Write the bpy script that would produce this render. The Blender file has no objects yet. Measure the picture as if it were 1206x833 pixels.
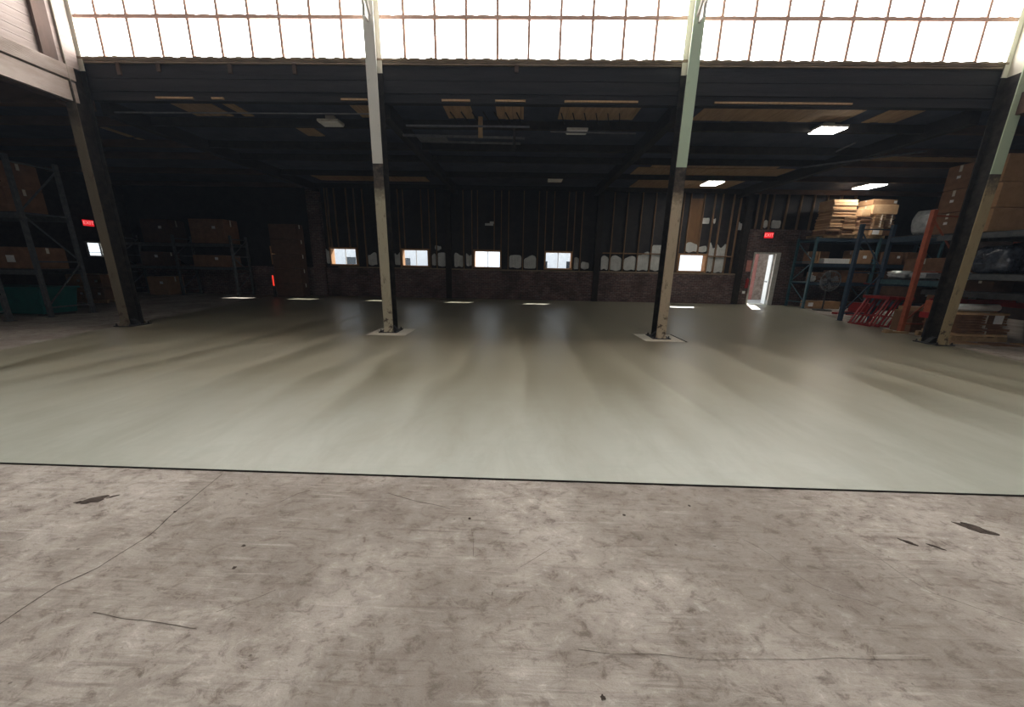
import bpy, bmesh, math, random
from mathutils import Vector, Matrix, noise

random.seed(7)
C = bpy.context.scene.collection
SC = bpy.context.scene

# ------------------------------------------------------------------ camera
FPX, YAW, PITCH, ROLL, EYE = 415.768, -0.022, -0.243, 0.019, 1.55
cF = Vector((math.sin(YAW)*math.cos(PITCH), math.cos(YAW)*math.cos(PITCH), math.sin(PITCH)))
cR0 = Vector((math.cos(YAW), -math.sin(YAW), 0)); cU0 = cR0.cross(cF)
cR = cR0*math.cos(ROLL) + cU0*math.sin(ROLL); cU = -cR0*math.sin(ROLL) + cU0*math.cos(ROLL)
cam = bpy.data.cameras.new('camera'); camo = bpy.data.objects.new('camera', cam); C.objects.link(camo)
cam.sensor_fit = 'HORIZONTAL'; cam.sensor_width = 36; cam.lens = FPX/1206*36
cam.clip_start = .05; cam.clip_end = 400
camo.matrix_world = Matrix(((cR.x, cU.x, -cF.x, 0), (cR.y, cU.y, -cF.y, 0), (cR.z, cU.z, -cF.z, EYE), (0, 0, 0, 1)))
SC.camera = camo

# ------------------------------------------------------------------ sky, sun, exposure
W = bpy.data.worlds.new('sky'); SC.world = W; W.use_nodes = True
bg = W.node_tree.nodes['Background']; bg.inputs[0].default_value = (.86, .93, 1, 1); bg.inputs[1].default_value = 1.9
sun = bpy.data.lights.new('sun', 'SUN'); sun.energy = 16; sun.angle = .009; sun.color = (1, .95, .86)
suno = bpy.data.objects.new('sun', sun); C.objects.link(suno)
suno.rotation_euler = Vector((-1.03, -2.0, -1.83)).to_track_quat('-Z', 'Y').to_euler(); suno.location = (12, 40, 30)
SC.view_settings.view_transform = 'Standard'; SC.view_settings.look = 'None'
SC.view_settings.gamma = 1; SC.view_settings.use_curve_mapping = False
SC.view_settings.exposure = 0.0
PANE_LIGHT = 12.6       # sun-side daylight glowing through the translucent clerestory sheets
PANE_FILL = 1.2        # added unseen glazing that lights the columns, facing away from the sun

# ------------------------------------------------------------------ materials
def srgb(r, g, b):
    f = lambda c: (c/255/12.92) if c/255 <= .04045 else ((c/255+.055)/1.055)**2.4
    return (f(r), f(g), f(b), 1)
M = {}
def mat(name, a, b=None, rough=.8, scale=6, metal=0, bump=0, bscale=None, stretch=(1, 1, 1), lo=.35, hi=.65, spec=.3, detail=6):
    m = bpy.data.materials.new(name); m.use_nodes = True; M[name] = m
    n = m.node_tree.nodes; l = m.node_tree.links; p = n['Principled BSDF']
    p.inputs['Roughness'].default_value = rough; p.inputs['Metallic'].default_value = metal
    p.inputs['Specular IOR Level'].default_value = spec
    p.inputs['Base Color'].default_value = srgb(*a)
    tc = n.new('ShaderNodeTexCoord'); mp = n.new('ShaderNodeMapping'); mp.inputs['Scale'].default_value = stretch
    l.new(tc.outputs['Object'], mp.inputs[0])
    if b:
        nz = n.new('ShaderNodeTexNoise'); nz.inputs['Scale'].default_value = scale; nz.inputs['Detail'].default_value = detail
        nz.inputs['Roughness'].default_value = .65
        cr = n.new('ShaderNodeValToRGB'); cr.color_ramp.elements[0].position = lo; cr.color_ramp.elements[1].position = hi
        cr.color_ramp.elements[0].color = srgb(*a); cr.color_ramp.elements[1].color = srgb(*b)
        l.new(mp.outputs[0], nz.inputs['Vector']); l.new(nz.outputs[0], cr.inputs[0]); l.new(cr.outputs[0], p.inputs['Base Color'])
    if bump:
        n2 = n.new('ShaderNodeTexNoise'); n2.inputs['Scale'].default_value = bscale or scale*4; n2.inputs['Detail'].default_value = 5
        bp = n.new('ShaderNodeBump'); bp.inputs['Strength'].default_value = bump; bp.inputs['Distance'].default_value = .02
        l.new(mp.outputs[0], n2.inputs['Vector']); l.new(n2.outputs[0], bp.inputs['Height']); l.new(bp.outputs[0], p.inputs['Normal'])
    return m
def emit(name, col, s):
    m = bpy.data.materials.new(name); m.use_nodes = True; M[name] = m
    p = m.node_tree.nodes['Principled BSDF']; p.inputs['Base Color'].default_value = col; p.inputs['Roughness'].default_value = .6
    p.inputs['Emission Color'].default_value = col; p.inputs['Emission Strength'].default_value = s
    return m

class NT:
    """small node helper"""
    def __init__(s, m): s.n = m.node_tree.nodes; s.l = m.node_tree.links; s.p = s.n['Principled BSDF']
    def math(s, op, a, b=None, c=None, clamp=False):
        x = s.n.new('ShaderNodeMath'); x.operation = op; x.use_clamp = clamp
        for i, v in enumerate((a, b, c)):
            if v is None: continue
            if isinstance(v, (int, float)): x.inputs[i].default_value = v
            else: s.l.new(v, x.inputs[i])
        return x.outputs[0]
    def noise(s, vec, scale, detail=4, rough=.6, dist=0):
        x = s.n.new('ShaderNodeTexNoise'); x.inputs['Scale'].default_value = scale; x.inputs['Detail'].default_value = detail
        x.inputs['Roughness'].default_value = rough; x.inputs['Distortion'].default_value = dist
        s.l.new(vec, x.inputs['Vector']); return x.outputs[0]
    def mapping(s, vec, sc=(1, 1, 1), rot=(0, 0, 0), loc=(0, 0, 0)):
        x = s.n.new('ShaderNodeMapping'); x.inputs['Scale'].default_value = sc; x.inputs['Rotation'].default_value = rot
        x.inputs['Location'].default_value = loc; s.l.new(vec, x.inputs[0]); return x.outputs[0]
    def ramp(s, fac, stops):
        x = s.n.new('ShaderNodeValToRGB'); e = x.color_ramp.elements
        while len(e) < len(stops): e.new(.5)
        for i, (p, c) in enumerate(stops): e[i].position = p; e[i].color = c
        s.l.new(fac, x.inputs[0]); return x.outputs[0]
    def mix(s, fac, a, b, mode='MIX'):
        x = s.n.new('ShaderNodeMix'); x.data_type = 'RGBA'; x.blend_type = mode
        for sock, v in ((x.inputs[0], fac), (x.inputs[6], a), (x.inputs[7], b)):
            if isinstance(v, (int, float, tuple)): sock.default_value = v
            else: s.l.new(v, sock)
        return x.outputs[2]
    def bump(s, h, strength, dist=.02):
        x = s.n.new('ShaderNodeBump'); x.inputs['Strength'].default_value = strength; x.inputs['Distance'].default_value = dist
        s.l.new(h, x.inputs['Height']); s.l.new(x.outputs[0], s.p.inputs['Normal'])
    def coords(s):
        t = s.n.new('ShaderNodeTexCoord').outputs['Object']
        x = s.n.new('ShaderNodeSeparateXYZ'); s.l.new(t, x.inputs[0]); return t, x.outputs[0], x.outputs[1], x.outputs[2]

def g(v): return (v, v, v, 1)
# old worn concrete: mottled, scuffed, fine cracks, pale scratches
m = mat('old_concrete', (165, 155, 146), rough=.8, spec=.2); t = NT(m); co, X, Y, Z = t.coords()
big = t.noise(co, .8, 4, .55); patch = t.noise(t.mapping(co, (1, 1.3, 1), (0, 0, .5)), 3.0, 11, .72, .35); flake = t.noise(t.mapping(co, (1, 1.5, 1), (0, 0, -.3)), 10, 12, .76, .45); fine = t.noise(co, 90, 3, .7)
base = t.ramp(patch, [(.33, srgb(112, 102, 94)), (.44, srgb(146, 137, 128)), (.5, srgb(172, 164, 154)), (.62, srgb(190, 183, 174))])
base = t.mix(.55, base, t.ramp(flake, [(.36, srgb(84, 75, 68)), (.43, srgb(140, 131, 122)), (.47, srgb(172, 164, 155)), (.57, srgb(180, 173, 164)), (.63, srgb(212, 206, 198))]))
base = t.mix(t.math('MULTIPLY', t.ramp(big, [(.44, g(1)), (.56, g(0))]), .5), base, srgb(118, 108, 99))
for rz, sc, lo, colr, k in ((.12, 26, .57, (110, 99, 90), .5), (1.5, 30, .6, (116, 105, 96), .4), (-.55, 22, .6, (206, 199, 190), .4), (.6, 24, .6, (104, 94, 86), .4)):
    s1 = t.noise(t.mapping(co, (1.3, sc, 1), (0, 0, rz)), 1.6, 5, .65, .6); k1 = t.ramp(t.noise(t.mapping(co, loc=(rz*9, sc, 0)), 2.1, 4), [(.48, g(0)), (.62, g(1))])
    base = t.mix(t.math('MULTIPLY', t.math('MULTIPLY', t.ramp(s1, [(lo-.06, g(0)), (lo+.06, g(1))]), k1), k), base, srgb(*colr))
base = t.mix(t.math('MULTIPLY', t.ramp(fine, [(.55, g(0)), (.75, g(1))]), .3), base, srgb(100, 90, 82))
pit = t.ramp(t.noise(co, 22, 2, .5), [(.735, g(0)), (.76, g(1))])
base = t.mix(t.math('MULTIPLY', pit, .6), base, srgb(78, 68, 60))
# trowel swirls
wav = t.n.new('ShaderNodeTexWave'); wav.wave_type = 'RINGS'; wav.inputs['Scale'].default_value = 9; wav.inputs['Distortion'].default_value = 9
wav.inputs['Detail'].default_value = 3; wav.inputs['Detail Scale'].default_value = 1.2; t.l.new(co, wav.inputs['Vector'])
swm = t.ramp(t.noise(co, 1.9, 3), [(.55, g(0)), (.66, g(1))])
base = t.mix(t.math('MULTIPLY', t.math('MULTIPLY', wav.outputs[1], swm), .25), base, srgb(112, 101, 92))
t.l.new(base, t.p.inputs['Base Color'])
t.bump(t.math('ADD', t.math('MULTIPLY', flake, .8), t.math('MULTIPLY', fine, .2)), .6, .015)

# fresh concrete: trowel passes running away from the near edge, paler along that edge, darker beyond
m = mat('fresh_concrete', (176, 178, 164), rough=.42, spec=.5); t = NT(m); co, X, Y, Z = t.coords()
wob = t.math('MULTIPLY', t.math('SUBTRACT', t.noise(t.mapping(co, (.45, .1, 1)), 1.0, 3), .5), 2.2)
jit = t.math('MULTIPLY', t.math('SUBTRACT', t.noise(co, 4, 4, .6), .5), .1)
ph = t.math('FRACT', t.math('MULTIPLY', t.math('ADD', t.math('ADD', X, wob), jit), 1/.95))
saw = t.ramp(ph, [(0, g(.5)), (.05, g(.95)), (.3, g(.75)), (.7, g(.25)), (.95, g(0)), (1, g(.5))])
ph2 = t.math('FRACT', t.math('MULTIPLY', t.math('ADD', t.math('ADD', X, t.math('MULTIPLY', wob, 1.6)), jit), 1/2.1))
saw2 = t.ramp(ph2, [(0, g(0)), (.4, g(.8)), (.5, g(.5)), (1, g(0))])
amp = t.ramp(t.noise(t.mapping(co, (.7, .22, 1)), .8, 3), [(.32, g(.3)), (.62, g(1))])
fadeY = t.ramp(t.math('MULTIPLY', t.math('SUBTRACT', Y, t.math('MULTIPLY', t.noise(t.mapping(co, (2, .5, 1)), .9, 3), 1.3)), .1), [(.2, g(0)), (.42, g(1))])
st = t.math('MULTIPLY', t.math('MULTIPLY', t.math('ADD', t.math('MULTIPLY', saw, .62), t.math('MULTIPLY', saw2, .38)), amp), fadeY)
depth_tone = t.mix(fadeY, srgb(168, 171, 159), srgb(146, 142, 124))
cl = t.mix(st, depth_tone, srgb(98, 94, 76))
mot = t.noise(t.mapping(co, (1, .4, 1)), 3, 8, .72, .5)
cl = t.mix(t.math('MULTIPLY', t.ramp(mot, [(.42, g(0)), (.66, g(1))]), .35), cl, srgb(134, 131, 112))
ed = t.noise(t.mapping(co, (.8, 5, 1)), 2.2, 6, .7, .8)
edm = t.math('MULTIPLY', t.ramp(ed, [(.5, g(0)), (.66, g(1))]), t.math('MULTIPLY', t.math('SUBTRACT', 1, fadeY), .4))
cl = t.mix(edm, cl, srgb(156, 160, 148))
spk = t.ramp(t.noise(t.mapping(co, (1.6, .7, 1)), 3.2, 7, .75), [(.64, g(0)), (.78, g(1))])
cl = t.mix(t.math('MULTIPLY', spk, .25), cl, srgb(120, 115, 96))
t.l.new(cl, t.p.inputs['Base Color'])
t.l.new(t.ramp(st, [(0, g(.42)), (.7, g(.3))]), t.p.inputs['Roughness'])
t.bump(t.math('ADD', t.math('MULTIPLY', mot, .15), t.math('MULTIPLY', t.noise(co, 30, 5, .65), .1)), .3, .012)

# dark brick
m = mat('brick', (60, 48, 45), rough=.9); t = NT(m); co, X, Y, Z = t.coords()
cb = t.n.new('ShaderNodeCombineXYZ'); t.l.new(t.math('ADD', X, Y), cb.inputs[0]); t.l.new(Z, cb.inputs[1])
br = t.n.new('ShaderNodeTexBrick'); br.inputs['Scale'].default_value = 1; br.inputs['Brick Width'].default_value = .22; br.inputs['Row Height'].default_value = .075
br.inputs['Mortar Size'].default_value = .008; br.inputs['Color1'].default_value = srgb(96, 70, 66); br.inputs['Color2'].default_value = srgb(70, 56, 57)
br.inputs['Mortar'].default_value = srgb(120, 110, 106); t.l.new(cb.outputs[0], br.inputs['Vector'])
c2 = t.mix(t.math('MULTIPLY', t.ramp(t.noise(t.mapping(co, (1, 1, 3)), 3.5, 6, .7), [(.5, g(0)), (.72, g(1))]), .6), br.outputs[0], srgb(150, 134, 130))
c2 = t.mix(t.math('MULTIPLY', t.ramp(t.noise(co, 1.2, 4), [(.45, g(0)), (.65, g(1))]), .6), c2, srgb(46, 38, 38))
t.l.new(c2, t.p.inputs['Base Color']); t.bump(t.math('SUBTRACT', 1, br.outputs[1]), .6, .01)

# painted column steel: pale paint above, bare dark band, grimy cream below, peeling
def column_mat(name, top, low, z1=3.55, z2=2.9):
    m = mat(name, top, rough=.65); t = NT(m); co, X, Y, Z = t.coords()
    n1 = t.noise(co, 7, 6, .7); n2 = t.noise(t.mapping(co, (1, 1, .25)), 14, 6, .75)
    zn = t.math('ADD', Z, t.math('MULTIPLY', t.math('SUBTRACT', n1, .5), .9))
    lowc = t.mix(t.ramp(n2, [(.56, g(0)), (.68, g(1))]), srgb(*low), srgb(86, 74, 60))
    lowc = t.mix(t.ramp(t.math('MULTIPLY', zn, .2), [(.1, g(1)), (.2, g(0))]), lowc, t.mix(t.ramp(n1, [(.54, g(0)), (.62, g(1))]), srgb(*low), srgb(84, 72, 62)))
    band = t.mix(t.ramp(n1, [(.4, g(0)), (.62, g(1))]), srgb(46, 42, 40), srgb(92, 82, 72))
    c = t.mix(t.math('MULTIPLY', t.math('SUBTRACT', zn, z2-.1), 3, clamp=True), lowc, band)
    topc = t.mix(t.ramp(n1, [(.62, g(0)), (.75, g(1))]), srgb(*top), srgb(*[int(v*.85) for v in top]))
    c = t.mix(t.math('GREATER_THAN', Z, z1), c, topc)
    t.l.new(c, t.p.inputs['Base Color']); t.bump(n2, .25, .01)
column_mat('column_grey', (206, 205, 198), (176, 168, 146)); column_mat('column_green', (186, 205, 182), (186, 170, 146))
column_mat('column_brown', (132, 124, 112), (112, 102, 86), 5.0, 4.2); column_mat('column_olive', (176, 192, 166), (160, 144, 112), 3.5, 3.2)

m = mat('column_side_shade', (34, 31, 29), rough=.7); t = NT(m); co, X, Y, Z = t.coords(); n1 = t.noise(co, 6, 5)  # web and rear flange: shade painted dark below, lit tone above
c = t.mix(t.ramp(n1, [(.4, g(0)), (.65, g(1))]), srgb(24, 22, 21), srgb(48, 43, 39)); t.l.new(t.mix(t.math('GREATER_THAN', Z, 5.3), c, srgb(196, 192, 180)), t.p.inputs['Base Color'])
# cardboard with corrugation tone
mat('cardboard', (150, 116, 84), (168, 132, 98), .85, 5); mat('cardboard_brown', (112, 82, 62), (132, 98, 74), .85, 5)
mat('cardboard_pale', (186, 150, 112), (200, 166, 128), .85, 5); mat('cardboard_dark', (76, 56, 46), (94, 70, 56), .85, 5)
mat('tape', (196, 186, 170), (210, 202, 190), .4, 9); mat('paper_label', (226, 226, 226), (238, 238, 238), .6, 20)
mat('black_paper', (30, 30, 33), (46, 43, 43), .75, 3, bump=.3, bscale=6)
mat('tar_ceiling_haze', (50, 54, 68), (64, 68, 82), .9, 2.5, bump=.3, bscale=5)  # bluish lift of the black paper stands in for haze
mat('fascia_wood', (26, 26, 29), (38, 37, 40), .85, 4, stretch=(.2, 1, 3), bump=.3)
mat('beam_dark', (30, 27, 26), (46, 41, 38), .85, 5, stretch=(1, .3, 1))
mat('stud_wood', (108, 84, 62), (132, 104, 78), .85, 8, stretch=(2, 2, .3))
mat('deck_wood', (150, 122, 92), (176, 146, 112), .85, 6, stretch=(3, .3, 1))
mat('sill_wood', (112, 98, 82), (140, 124, 106), .9, 8, stretch=(.4, 2, 2), bump=.4)
mat('plank_white', (158, 146, 140), (120, 108, 102), .85, 3, stretch=(1, .25, 2), lo=.4, hi=.75, bump=.25)
mat('beam_white', (166, 154, 146), (126, 112, 102), .85, 3, stretch=(1, .3, 1), lo=.45, hi=.75, bump=.25)
mat('aisle_beam', (70, 54, 46), (88, 70, 60), .85, 5, stretch=(.3, 1, 1))
mat('timber_dark', (66, 52, 46), (86, 70, 62), .85, 5, stretch=(1, 1, .2))
mat('siding', (176, 178, 176), (198, 199, 196), .5, 4)
mat('plywood', (120, 90, 62), (96, 70, 48), .8, 3, stretch=(1, 1, .3))
mat('rust_paint_bloom', (196, 158, 142), (210, 178, 164), .8, 30, bump=.4)  # glazing bar paint, lightened to carry the bloom of the panes
mat('plaster_roof', (120, 118, 114), (140, 138, 134), .9, 3)
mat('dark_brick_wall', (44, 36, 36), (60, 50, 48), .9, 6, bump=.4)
mat('rack_blue', (46, 62, 80), (58, 76, 92), .5, 12); mat('rack_orange', (172, 92, 64), (150, 78, 56), .5, 10)
mat('rack_grey', (70, 74, 78), (92, 94, 96), .5, 10); mat('rack_teal', (48, 78, 88), (66, 98, 106), .5, 10)
mat('rack_red', (150, 34, 38), (170, 46, 46), .5, 8); mat('tool_red', (152, 34, 34), (124, 28, 30), .45, 8)
mat('steel_dark', (40, 40, 42), (60, 60, 62), .5, 10); mat('steel_grey', (110, 112, 114), (140, 142, 144), .45, 12, metal=.6)
mat('pipe_grey', (74, 74, 78), (94, 94, 98), .6, 10)
mat('pallet_wood', (150, 122, 90), (176, 148, 112), .9, 8)
mat('wrap_film', (150, 156, 162), (188, 192, 196), .22, 7, spec=.7, bump=.6, bscale=9)
mat('wrap_dark', (36, 40, 50), (74, 80, 92), .2, 8, spec=.8, bump=.7, bscale=8)
mat('sack_yellow', (168, 152, 84), (190, 176, 110), .75, 6, bump=.4); mat('teal_plastic', (16, 84, 84), (22, 98, 96), .5, 4)
mat('drum_blue', (28, 74, 130), (36, 86, 144), .4, 5); mat('white_plastic', (226, 226, 224), (238, 238, 236), .5, 5)
mat('pad_concrete', (222, 219, 206), (204, 200, 186), .8, 8, bump=.2); mat('gap_black', (24, 22, 20), (34, 31, 28), .95, 8)
mat('stain', (54, 45, 40), (84, 74, 66), .9, 20, bump=.6)
mat('ext_asphalt', (150, 148, 144), (168, 166, 162), .9, 2); mat('ext_wall_pale', (214, 216, 220), (226, 228, 232), .8, 2)
mat('ext_stone', (190, 174, 160), (140, 124, 112), .9, 6, bump=.8); mat('ext_pink', (184, 120, 112), (200, 140, 130), .8, 6)
mat('door_white', (222, 226, 226), (232, 236, 236), .5, 5); mat('car_red', (196, 40, 44), (204, 48, 50), .25, 3, spec=.6)
mat('tyre', (24, 24, 25), (34, 34, 35), .8, 9); mat('dark_glass', (30, 38, 46), (38, 46, 54), .1, 4, spec=.8)
mat('frame_wood', (146, 108, 74), (170, 130, 92), .8, 8); mat('white_paint', (210, 208, 202), (188, 184, 176), .7, 6)
emit('pane_glow', (1, .985, .96, 1), PANE_LIGHT); emit('pane_fill', (.93, .97, 1, 1), PANE_FILL)
emit('led', (1, .95, .86, 1), 45); emit('exit_red', (1, .02, .03, 1), .7); emit('exit_letters', (1, .4, .38, 1), .7)
emit('red_glow', (1, .05, .03, 1), .9)
m = bpy.data.materials.new('glass'); m.use_nodes = True; M['glass'] = m
nn = m.node_tree.nodes; ll = m.node_tree.links; nn.remove(nn['Principled BSDF'])
tr = nn.new('ShaderNodeBsdfTransparent'); tr.inputs[0].default_value = (.94, .96, .97, 1); gl = nn.new('ShaderNodeBsdfGlossy'); gl.inputs['Roughness'].default_value = .05
mx = nn.new('ShaderNodeMixShader'); mx.inputs[0].default_value = .06
ll.new(tr.outputs[0], mx.inputs[1]); ll.new(gl.outputs[0], mx.inputs[2]); ll.new(mx.outputs[0], nn['Material Output'].inputs[0])

# ------------------------------------------------------------------ mesh helpers
class MB:
    def __init__(s): s.v = []; s.f = []
    def add(s, v, f):
        o = len(s.v); s.v += [tuple(p) for p in v]; s.f += [tuple(i+o for i in q) for q in f]; return s
    def box(s, x0, x1, y0, y1, z0, z1, M_=None):
        v = [Vector(p) for p in ((x0, y0, z0), (x1, y0, z0), (x1, y1, z0), (x0, y1, z0), (x0, y0, z1), (x1, y0, z1), (x1, y1, z1), (x0, y1, z1))]
        if M_: v = [M_ @ p for p in v]
        return s.add(v, [(0, 3, 2, 1), (4, 5, 6, 7), (0, 1, 5, 4), (1, 2, 6, 5), (2, 3, 7, 6), (3, 0, 4, 7)])
    def bar(s, a, b, w, h=None, up=(0, 0, 1)):
        """rectangular bar from a to b"""
        a = Vector(a); b = Vector(b); h = h or w; d = (b-a).normalized(); u = Vector(up)
        if abs(d.dot(u)) > .98: u = Vector((0, 1, 0))
        r = d.cross(u).normalized()*w/2; u = r.cross(d).normalized()*h/2
        v = [a-r-u, a+r-u, a+r+u, a-r+u, b-r-u, b+r-u, b+r+u, b-r+u]
        return s.add(v, [(0, 1, 2, 3), (7, 6, 5, 4), (0, 4, 5, 1), (1, 5, 6, 2), (2, 6, 7, 3), (3, 7, 4, 0)])
    def tube(s, pts, r, n=8, cap=True):
        pts = [Vector(p) for p in pts]; R = r if isinstance(r, (list, tuple)) else [r]*len(pts); o = len(s.v)
        for i, p in enumerate(pts):
            d = (pts[min(i+1, len(pts)-1)]-pts[max(i-1, 0)]).normalized()
            u = Vector((0, 0, 1)) if abs(d.z) < .95 else Vector((1, 0, 0))
            a = d.cross(u).normalized(); b = a.cross(d)
            s.v += [tuple(p+(a*math.cos(k*2*math.pi/n)+b*math.sin(k*2*math.pi/n))*R[i]) for k in range(n)]
        for i in range(len(pts)-1):
            for k in range(n):
                s.f.append((o+i*n+k, o+i*n+(k+1) % n, o+(i+1)*n+(k+1) % n, o+(i+1)*n+k))
        if cap:
            s.f.append(tuple(o+k for k in range(n))[::-1]); s.f.append(tuple(o+(len(pts)-1)*n+k for k in range(n)))
        return s
    def lathe(s, prof, n=20, c=(0, 0, 0)):
        o = len(s.v)
        for r, z in prof: s.v += [(c[0]+r*math.cos(k*2*math.pi/n), c[1]+r*math.sin(k*2*math.pi/n), c[2]+z) for k in range(n)]
        for i in range(len(prof)-1):
            for k in range(n): s.f.append((o+i*n+k, o+i*n+(k+1) % n, o+(i+1)*n+(k+1) % n, o+(i+1)*n+k))
        s.f.append(tuple(o+k for k in range(n))[::-1]); s.f.append(tuple(o+(len(prof)-1)*n+k for k in range(n)))
        return s
    def prism(s, poly, a0, a1, axis='y'):
        """poly in the plane across axis, extruded along it"""
        f = {'y': lambda p, a: (p[0], a, p[1]), 'z': lambda p, a: (p[0], p[1], a), 'x': lambda p, a: (a, p[0], p[1])}[axis]
        n = len(poly); v = [f(p, a0) for p in poly]+[f(p, a1) for p in poly]
        return s.add(v, [tuple(range(n)), tuple(range(2*n-1, n-1, -1))]+[(i, i+n, (i+1) % n+n, (i+1) % n) for i in range(n)])
    def blob(s, dims, seed, amt=.12, n=7, pw=5, c=(0, 0, 0)):
        """soft lumpy bundle sitting on z=0"""
        o = len(s.v); rows = n*2; sx, sy, sz = dims
        for i in range(rows+1):
            th = math.pi*i/rows
            for k in range(rows*2):
                a = math.pi*k/rows
                d = Vector((math.sin(th)*math.cos(a), math.sin(th)*math.sin(a), math.cos(th)))
                q = (abs(d.x)**pw+abs(d.y)**pw+abs(d.z)**pw)**(-1/pw)
                p = d*q; p *= 1+amt*noise.noise(p*2.3+Vector((seed*7.1, seed*3.3, seed)))
                s.v.append((c[0]+p.x*sx/2, c[1]+p.y*sy/2, c[2]+max(0, sz/2*(1+p.z))))
        w = rows*2
        for i in range(rows):
            for k in range(w): s.f.append((o+i*w+k, o+(i+1)*w+k, o+(i+1)*w+(k+1) % w, o+i*w+(k+1) % w))
        return s
    def mesh(s, name):
        me = bpy.data.meshes.new(name); me.from_pydata(s.v, [], s.f); me.validate(); me.update()
        b = bmesh.new(); b.from_mesh(me); bmesh.ops.recalc_face_normals(b, faces=b.faces); b.to_mesh(me); b.free(); return me
    def build(s, name, mt, parent=None, loc=None, smooth=False):
        me = s.mesh(name); me.materials.append(M[mt])
        if smooth:
            for p in me.polygons: p.use_smooth = True
        o = bpy.data.objects.new(name, me); C.objects.link(o); o.parent = parent
        if loc: o.location = loc
        return o
def inst(name, me, parent, loc, rz=0):
    o = bpy.data.objects.new(name, me); C.objects.link(o); o.parent = parent; o.location = loc
    if rz: o.rotation_euler.z = rz
    return o
def tag(o, label, cat, group=None):
    o['label'] = label; o['category'] = cat
    if group: o['group'] = group
    return o
def struct(o, label=None, cat=None):
    o['kind'] = 'structure'
    if label: o['label'] = label
    if cat: o['category'] = cat
    return o
def thing(name, label, cat, loc=(0, 0, 0), rz=0, group=None):
    o = bpy.data.objects.new(name, None); C.objects.link(o); o.location = loc; o.rotation_euler.z = rz; o.empty_display_size = .2
    return tag(o, label, cat, group)
def holed(x0, x1, z0, z1, holes, y0, y1, mb=None, axis='y'):
    """wall slab in x/z with rectangular holes, thickness y0..y1"""
    mb = mb or MB(); xs = sorted({x0, x1, *[h[0] for h in holes], *[h[1] for h in holes]}); zs = sorted({z0, z1, *[h[2] for h in holes], *[h[3] for h in holes]})
    xs = [x for x in xs if x0 <= x <= x1]; zs = [z for z in zs if z0 <= z <= z1]
    for a, b in zip(xs, xs[1:]):
        for c, d in zip(zs, zs[1:]):
            cx, cz = (a+b)/2, (c+d)/2
            if any(h[0] < cx < h[1] and h[2] < cz < h[3] for h in holes): continue
            if axis == 'y': mb.box(a, b, y0, y1, c, d)
            else: mb.box(y0, y1, a, b, c, d)
    return mb

# ------------------------------------------------------------------ key dimensions (metres)
COLX = [-9.256, -3.03, 3.195, 9.42]; YC = 8.12; YB = 16.9
XL, XR, YF = -18.4, 18.0, -6.0
CEIL = 4.92; SILL = 5.53; ROOF = 8.75
WIN = [-11.12, -8.32, -4.96, -1.6, 1.685, 7.795]          # small back windows, centres
WZ0, WZ1, WH = 1.42, 2.25, .65
DOOR = (10.57, 11.5, 0, 2.3)

# ------------------------------------------------------------------ floors
fl = struct(MB().box(XL-.3, XR+.3, YF-.3, YB+.4, -.3, 0).build('floor', 'old_concrete'), 'worn mottled grey brown concrete floor slab', 'floor')
edge_l = [(-8.5, 2.335), (-8.62, 4.0), (-8.8, 5.58), (-8.98, 6.2), (-9.1, 6.73), (-9.36, 7.3), (-9.4, 7.75), (-9.52, 8.3), (-9.68, 8.96), (-9.62, 9.4), (-9.95, 10.2), (-10.3, 11.55), (-10.75, 13.1), (-11.28, 14.8), (-11.6, 16.88)]
edge_r = [(12.5, 16.88), (12.37, 16.1), (11.4, 13.9), (10.5, 11.5), (10.15, 9.9), (9.98, 8.9), (9.7, 8.2), (9.55, 7.6), (9.3, 6.5), (9.0, 4.5), (8.8, 2.335)]
poly = edge_l + edge_r
mb = MB(); n = len(poly); mb.add([(x, y, .008) for x, y in poly]+[(x, y, -.02) for x, y in poly], [tuple(range(n))]+[(i, i+n, (i+1) % n+n, (i+1) % n) for i in range(n)])
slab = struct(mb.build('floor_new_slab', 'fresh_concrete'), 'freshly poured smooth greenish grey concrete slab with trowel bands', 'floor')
up = [(-8.5+17.3*k/300, 2.326-.004*noise.noise(Vector((k*.9, 1, 0)))-.004*abs(noise.noise(Vector((k*.23, 5, 0))))) for k in range(301)]
MB().prism(up+[(8.8, 2.335), (-8.5, 2.335)], -.01, .0082, 'z').build('edge_strip', 'gap_black', slab)
def pad(cx, cy, gap):
    p = MB(); h = .43
    p.prism([(cx-h, cy-h), (cx+h, cy-h), (cx+h, cy+h), (cx-h, cy+h)], .0, .012, 'z'); p.build('footing_pad', 'pad_concrete', slab)
    if gap:
        MB().box(cx+h, cx+h+.05, cy-h, cy+h+.03, .0, .0125).build('form_gap', 'gap_black', slab); MB().box(cx-h, cx+h, cy+h, cy+h+.03, .0, .0125).build('form_gap', 'gap_black', slab)
pad(-2.98, 8.04, False); pad(3.18, 8.06, True)
def splat(cx, cy, rx, ry, seed, z=.0025, n=22, rot=0):
    pts = []
    for k in range(n):
        a = k*2*math.pi/n; r = 1+.6*noise.noise(Vector((math.cos(a)*2.2+seed*1.37+.31, math.sin(a)*2.2+.4, seed*.7+.2)))
        x, y = rx*r*math.cos(a), ry*r*math.sin(a); pts.append((cx+x*math.cos(rot)-y*math.sin(rot), cy+x*math.sin(rot)+y*math.cos(rot)))
    return MB().prism(pts, -.002, z, 'z')
splat(-2.78, 1.955, .062, .034, 3, rot=.5).build('floor_stain', 'stain', fl); splat(-2.7, 1.995, .03, .008, 4, rot=.7).build('floor_stain', 'stain', fl); splat(-2.86, 1.93, .02, .006, 14, rot=.4).build('floor_stain', 'stain', fl)
splat(2.885, 1.97, .085, .035, 8, rot=-.5).build('floor_stain', 'stain', fl)
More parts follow.
